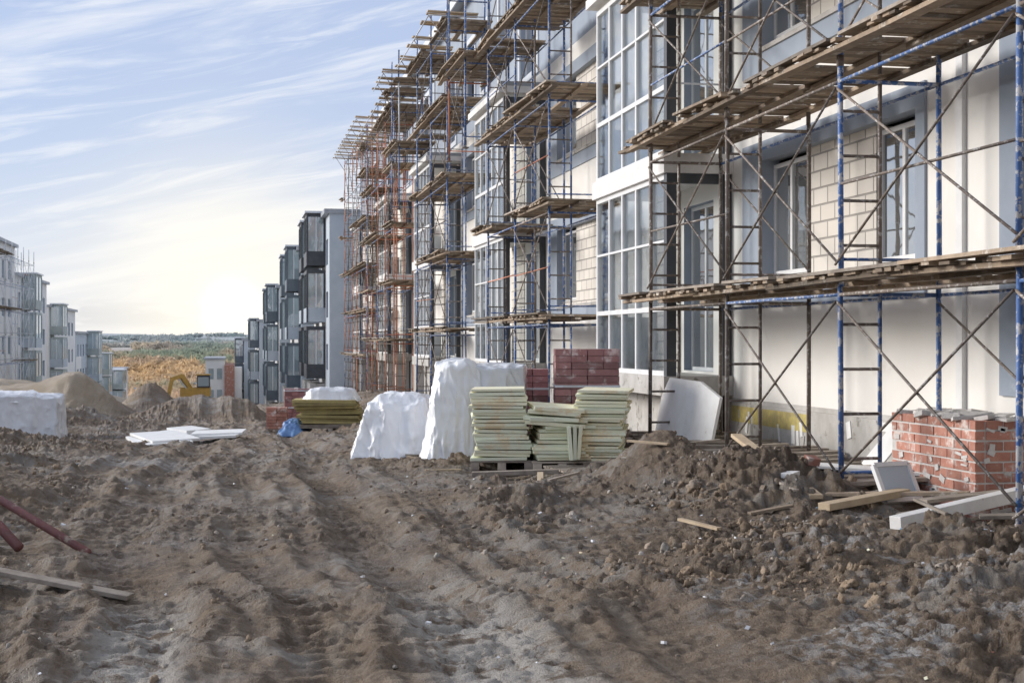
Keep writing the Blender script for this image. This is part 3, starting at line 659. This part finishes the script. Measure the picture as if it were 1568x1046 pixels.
for k in range(70):
    sz_=(R(.04,.14),R(.015,.06)); zz=R(-1.7,-.75) if random.random()<.4 else R(-1.7,-1.35)
    if random.random()<.5: mb.obox((x0-.008,R(y0+.1,y1-.1),zz),(.008,*sz_),(R(-.4,.4),0,0),mortar)
    else: mb.obox((R(x0+.1,6.85),y0-.008,zz),(sz_[0],.008,sz_[1]),(0,R(-.4,.4),0),mortar)
mb.done('masonry',root,bevel=.003)

mb=MB(); 
yy=11.9
while yy<19.4:
    w=R(.12,.2)
    if random.random()<.85: mb.obox((6.15+R(-.1,.1),yy+w/2,-1.32+R(-.03,.04)),(R(1.2,1.7),w-.015,.035),(R(-.02,.02),R(-.05,.05),R(-.12,.12)),woodgrey)
    yy+=w
for xx in (5.5,6.1,6.8): mb.beam((xx,11.8,-1.39),(xx,19.3,-1.39),.1,.08,woodgrey)
mb.done('timber_walkway')
def plank(name,p0,p1,w,t,m,up=(0,0,1)):
    mb=MB(); mb.beam(p0,p1,w,t,m,None,up); return mb.done(name,bevel=.004)
plank('timber_plank',(5.38,14.7,-1.02),(5.02,11.7,-1.36),.12,.04,woodnew)
plank('timber_plank',(4.85,11.15,-1.38),(5.8,11.6,-1.32),.13,.06,woodnew)
plank('white_beam',(4.95,10.05,-1.38),(6.95,10.95,-1.20),.11,.10,whitepaint)
plank('white_board',(5.5,13.25,-1.21),(6.5,12.45,-1.25),.35,.03,whitefoam)
plank('timber_plank',(6.0,9.6,-1.34),(6.9,10.2,-1.31),.16,.05,woodgrey)
plank('timber_plank',(5.0,12.2,-1.42),(5.9,12.35,-1.30),.14,.04,woodgrey)
plank('timber_plank',(5.1,13.6,-1.30),(6.4,12.9,-1.22),.13,.04,woodgrey)
plank('timber_plank',(5.2,11.9,-1.36),(6.2,11.2,-1.30),.10,.035,wood)
plank('timber_plank',(5.6,10.9,-1.32),(6.8,11.25,-1.28),.14,.03,woodgrey)
plank('white_board',(6.35,13.5,-1.30),(6.75,13.3,-.72),.30,.02,whitefoam,(1,0,0))
plank('timber_plank',(5.7,10.15,-1.36),(6.5,9.75,-1.32),.16,.03,woodgrey)
plank('timber_plank',(2.7,16.1,-1.52),(4.9,15.7,-1.45),.14,.05,woodgrey)
mb=MB(); pallet(mb,(4.25,16.05,-1.60),(1.2,.9),.1); pallet(mb,(4.9,16.4,-1.57),(1.0,.9),-.1); mb.done('wooden_pallet')
mb=MB(); c=Vector((5.8,11.75,-1.25)); rot=Euler((math.radians(62),0,.3)).to_matrix()
for p,s_ in (((-.2,0,0),(.04,.34,.04)),((.2,0,0),(.04,.34,.04)),((0,-.17,0),(.4,.04,.04)),((0,.17,0),(.4,.04,.04)),((0,0,0),(.36,.3,.01))):
    q=c+rot@Vector(p); mb.obox(q,s_,(math.radians(62),0,.3),whitefr if s_[2]>.02 else fargrey)
mb.done('window_sash')
plank('weathered_board',(-.62,9.15,gz(-.62,9.15)+.04),(-1.9,9.55,gz(-1.9,9.55)+.07),.12,.03,woodgrey)
mb=MB(); mb.tube((-1.02,10.7,-1.53),(-2.9,12.15,-.60),.03,redpipe,12); mb.done('steel_pipe',smooth=True)
mb=MB(); mb.tube((-1.52,10.85,-1.5),(-2.5,11.85,-.66),.038,redpipe,12); mb.done('steel_pipe',smooth=True)
for (x,y,w,d,rz_) in ((-1.35,27.5,1.0,1.6,.2),(-.35,28.2,1.1,.7,-.3),(-1.0,31,.7,.8,.5)):
    mb=MB(); z=gz(x,y)+.10; mb.obox((x,y,z),(w,d,.05),(.04,-.05,rz_),whitefoam); mb.obox((x+.1,y+.1,z+.055),(w*.9,d*.9,.045),(.05,-.03,rz_+.15),whitefoam); mb.done('foam_board',bevel=.004)
mb=MB()
for k in range(260):
    y=4.8+R(0,1)**1.2*26; x=R(-4.5,6)
    if random.random()<.5: x=R(2,6)
    z=gz(x,y)+.006; s_=R(.006,.025)*(1 if random.random()<.93 else 2.5)
    mb.obox((x,y,z),(s_*R(.6,1.8),s_,R(.004,.015)),(R(-.5,.5),R(-.5,.5),R(0,3)),litter if random.random()<.75 else random.choice((litterblue,foam,brickred)))
mb.done('construction_litter')
mb=MB()
for k in range(70):
    x=R(2.0,6.6); y=R(8,24); 
    if x<3.3 and y<14: continue
    z=gz(x,y)+.01; L=R(.15,.6); a=R(0,3.1); mb.beam((x,y,z),(x+L*math.cos(a),y+L*math.sin(a),z+R(.0,.06)),R(.02,.08),.02,random.choice((woodgrey,wood,woodnew)))
for k in range(40):
    x=R(4.8,6.6); y=R(12,32); z=gz(x,y)+.03; mb.obox((x,y,z),(R(.1,.25),.12,.07),(R(-.4,.4),R(-.4,.4),R(0,3)),random.choice((brickred,whitefoam,blocks)))
mb.done('timber_offcuts')

# excavator
root=empty('excavator'); mb=MB(); x,y=0,0; z=0
for dx in (-1.0,1.0):
    mb.box(x+dx-.28,x+dx+.28,y-1.4,y+1.4,z+.08,z+.68,darkfr)
    for yy in (-1.4,1.4): mb.tube((x+dx-.28,yy,z+.38),(x+dx+.28,yy,z+.38),.33,darkfr,12)
mb.box(x-1.2,x+1.25,y-1.4,y+1.7,z+.85,z+1.6,yellowm); mb.box(x+.15,x+1.2,y-1.5,y-.1,z+1.6,z+2.6,darkfr); mb.box(x+.22,x+1.12,y-1.53,y-1.505,z+1.7,z+2.45,glassgreen)
mb.box(x+.1,x+1.25,y-1.55,y-.05,z+2.6,z+2.7,yellowm); mb.box(x+.2,x+1.2,y+.6,y+1.75,z+1.6,z+1.85,yellowm); mb.box(x-.4,x+.4,y-.4,y+.4,z+.5,z+.85,darkfr)
mb.beam((x-.3,y-1,z+1.3),(x-1.1,y-1.6,z+2.6),.3,.38,yellowm); mb.beam((x-1.05,y-1.6,z+2.6),(x-1.9,y-2.2,z+2.3),.26,.32,yellowm); mb.beam((x-1.8,y-2.2,z+2.4),(x-2.1,y-2.5,z+.9),.2,.25,yellowm)
mb.beam((x-.6,y-1.3,z+1.4),(x-1.3,y-1.7,z+2.3),.09,.09,steelgrey)
mb.obox((x-2.1,y-2.5,z+.6),(.7,.6,.5),(0,.3,0),darkfr); mb.done('body',root)
root.location=(-3.0,122,gs(-3.5,122)+.25)

# ------------------------------------------------------------ world, sun, camera
AZ=math.radians(-60); EL=math.radians(19)
wd=bpy.data.worlds.new('World'); scene.world=wd; wd.use_nodes=True; nt=wd.node_tree; bg=nt.nodes['Background']
sky=nd(nt,'ShaderNodeTexSky',sky_type='NISHITA'); sky.sun_disc=False; sky.sun_elevation=EL; sky.sun_rotation=AZ; sky.air_density=1.0; sky.dust_density=.6; sky.ozone_density=2.5
tc=nd(nt,'ShaderNodeTexCoord'); sv=nd(nt,'ShaderNodeSeparateXYZ'); nt.links.new(tc.outputs['Generated'],sv.inputs[0])
def vec(ax,ay,az,sh):
    c=nd(nt,'ShaderNodeCombineXYZ'); nt.links.new(mathn(nt,'MULTIPLY',sv.outputs[0],ax),c.inputs[0]); nt.links.new(mathn(nt,'MULTIPLY',sv.outputs[1],ay),c.inputs[1])
    nt.links.new(mathn(nt,'ADD',mathn(nt,'MULTIPLY',sv.outputs[2],az),mathn(nt,'MULTIPLY',sv.outputs[0],sh)),c.inputs[2]); return c.outputs[0]
c1=ramp(nt,noi(nt,vec(2.2,1.6,17,-3.4),1.5,7,.58,.5),.44,.68)
c2=ramp(nt,noi(nt,vec(4,3,42,-9),1.6,6,.6,.7),.46,.72)
cl=mathn(nt,'MAXIMUM',mathn(nt,'MULTIPLY',c1,.9),mathn(nt,'MULTIPLY',c2,.6))
skyc=mixc(nt,.80,sky.outputs[0],(3.6,4.2,5.8))
col=mixc(nt,cl,skyc,(6.6,6.7,6.9))
hz=nd(nt,'ShaderNodeMapRange'); hz.interpolation_type='SMOOTHSTEP'; hz.inputs[1].default_value=.16; hz.inputs[2].default_value=-.02; nt.links.new(sv.outputs[2],hz.inputs[0])
col=mixc(nt,mathn(nt,'MULTIPLY',hz.outputs[0],.70),col,(6.3,6.25,6.2))
lowb=mathn(nt,'MULTIPLY',ramp(nt,sv.outputs[2],.006,.014),mathn(nt,'SUBTRACT',1.0,ramp(nt,sv.outputs[2],.018,.034)))
c3=mathn(nt,'MULTIPLY',ramp(nt,noi(nt,vec(12,12,70,0),1.3,6,.6,.3),.45,.58),lowb)
col=mixc(nt,mathn(nt,'MULTIPLY',c3,.7),col,(4.1,4.25,4.7))
dt=nd(nt,'ShaderNodeVectorMath',operation='DOT_PRODUCT'); nt.links.new(tc.outputs['Generated'],dt.inputs[0]); g=Vector((0,1,.022)).normalized(); dt.inputs[1].default_value=g
g1=mathn(nt,'POWER',mathn(nt,'MAXIMUM',dt.outputs['Value'],0.0),220.0); g2=mathn(nt,'POWER',mathn(nt,'MAXIMUM',dt.outputs['Value'],0.0),9000.0)
col=mixc(nt,mathn(nt,'MULTIPLY',g1,.8),col,(7.8,7.3,6.2)); col=mixc(nt,mathn(nt,'MULTIPLY',g2,.95),col,(13,12.2,10))
nt.links.new(col,bg.inputs['Color']); bg.inputs['Strength'].default_value=.15
sl=bpy.data.lights.new('sun','SUN'); sl.energy=3.6; sl.angle=math.radians(24); sl.color=(1,.95,.89); so=bpy.data.objects.new('sun',sl); scene.collection.objects.link(so)
sd=Vector((math.sin(AZ)*math.cos(EL),math.cos(AZ)*math.cos(EL),math.sin(EL))); so.rotation_euler=sd.to_track_quat('Z','Y').to_euler()
cam=bpy.data.cameras.new('camera'); cam.lens=50; cam.sensor_width=36; cam.clip_start=.1; cam.clip_end=12000
cam.dof.use_dof=True; cam.dof.focus_distance=15; cam.dof.aperture_fstop=9.0
co_=bpy.data.objects.new('camera',cam); scene.collection.objects.link(co_); co_.location=(0,0,0); co_.rotation_euler=(math.radians(90),0,math.radians(-11.14)); scene.camera=co_
scene.view_settings.view_transform='Standard'; scene.view_settings.look='None'; scene.view_settings.exposure=0
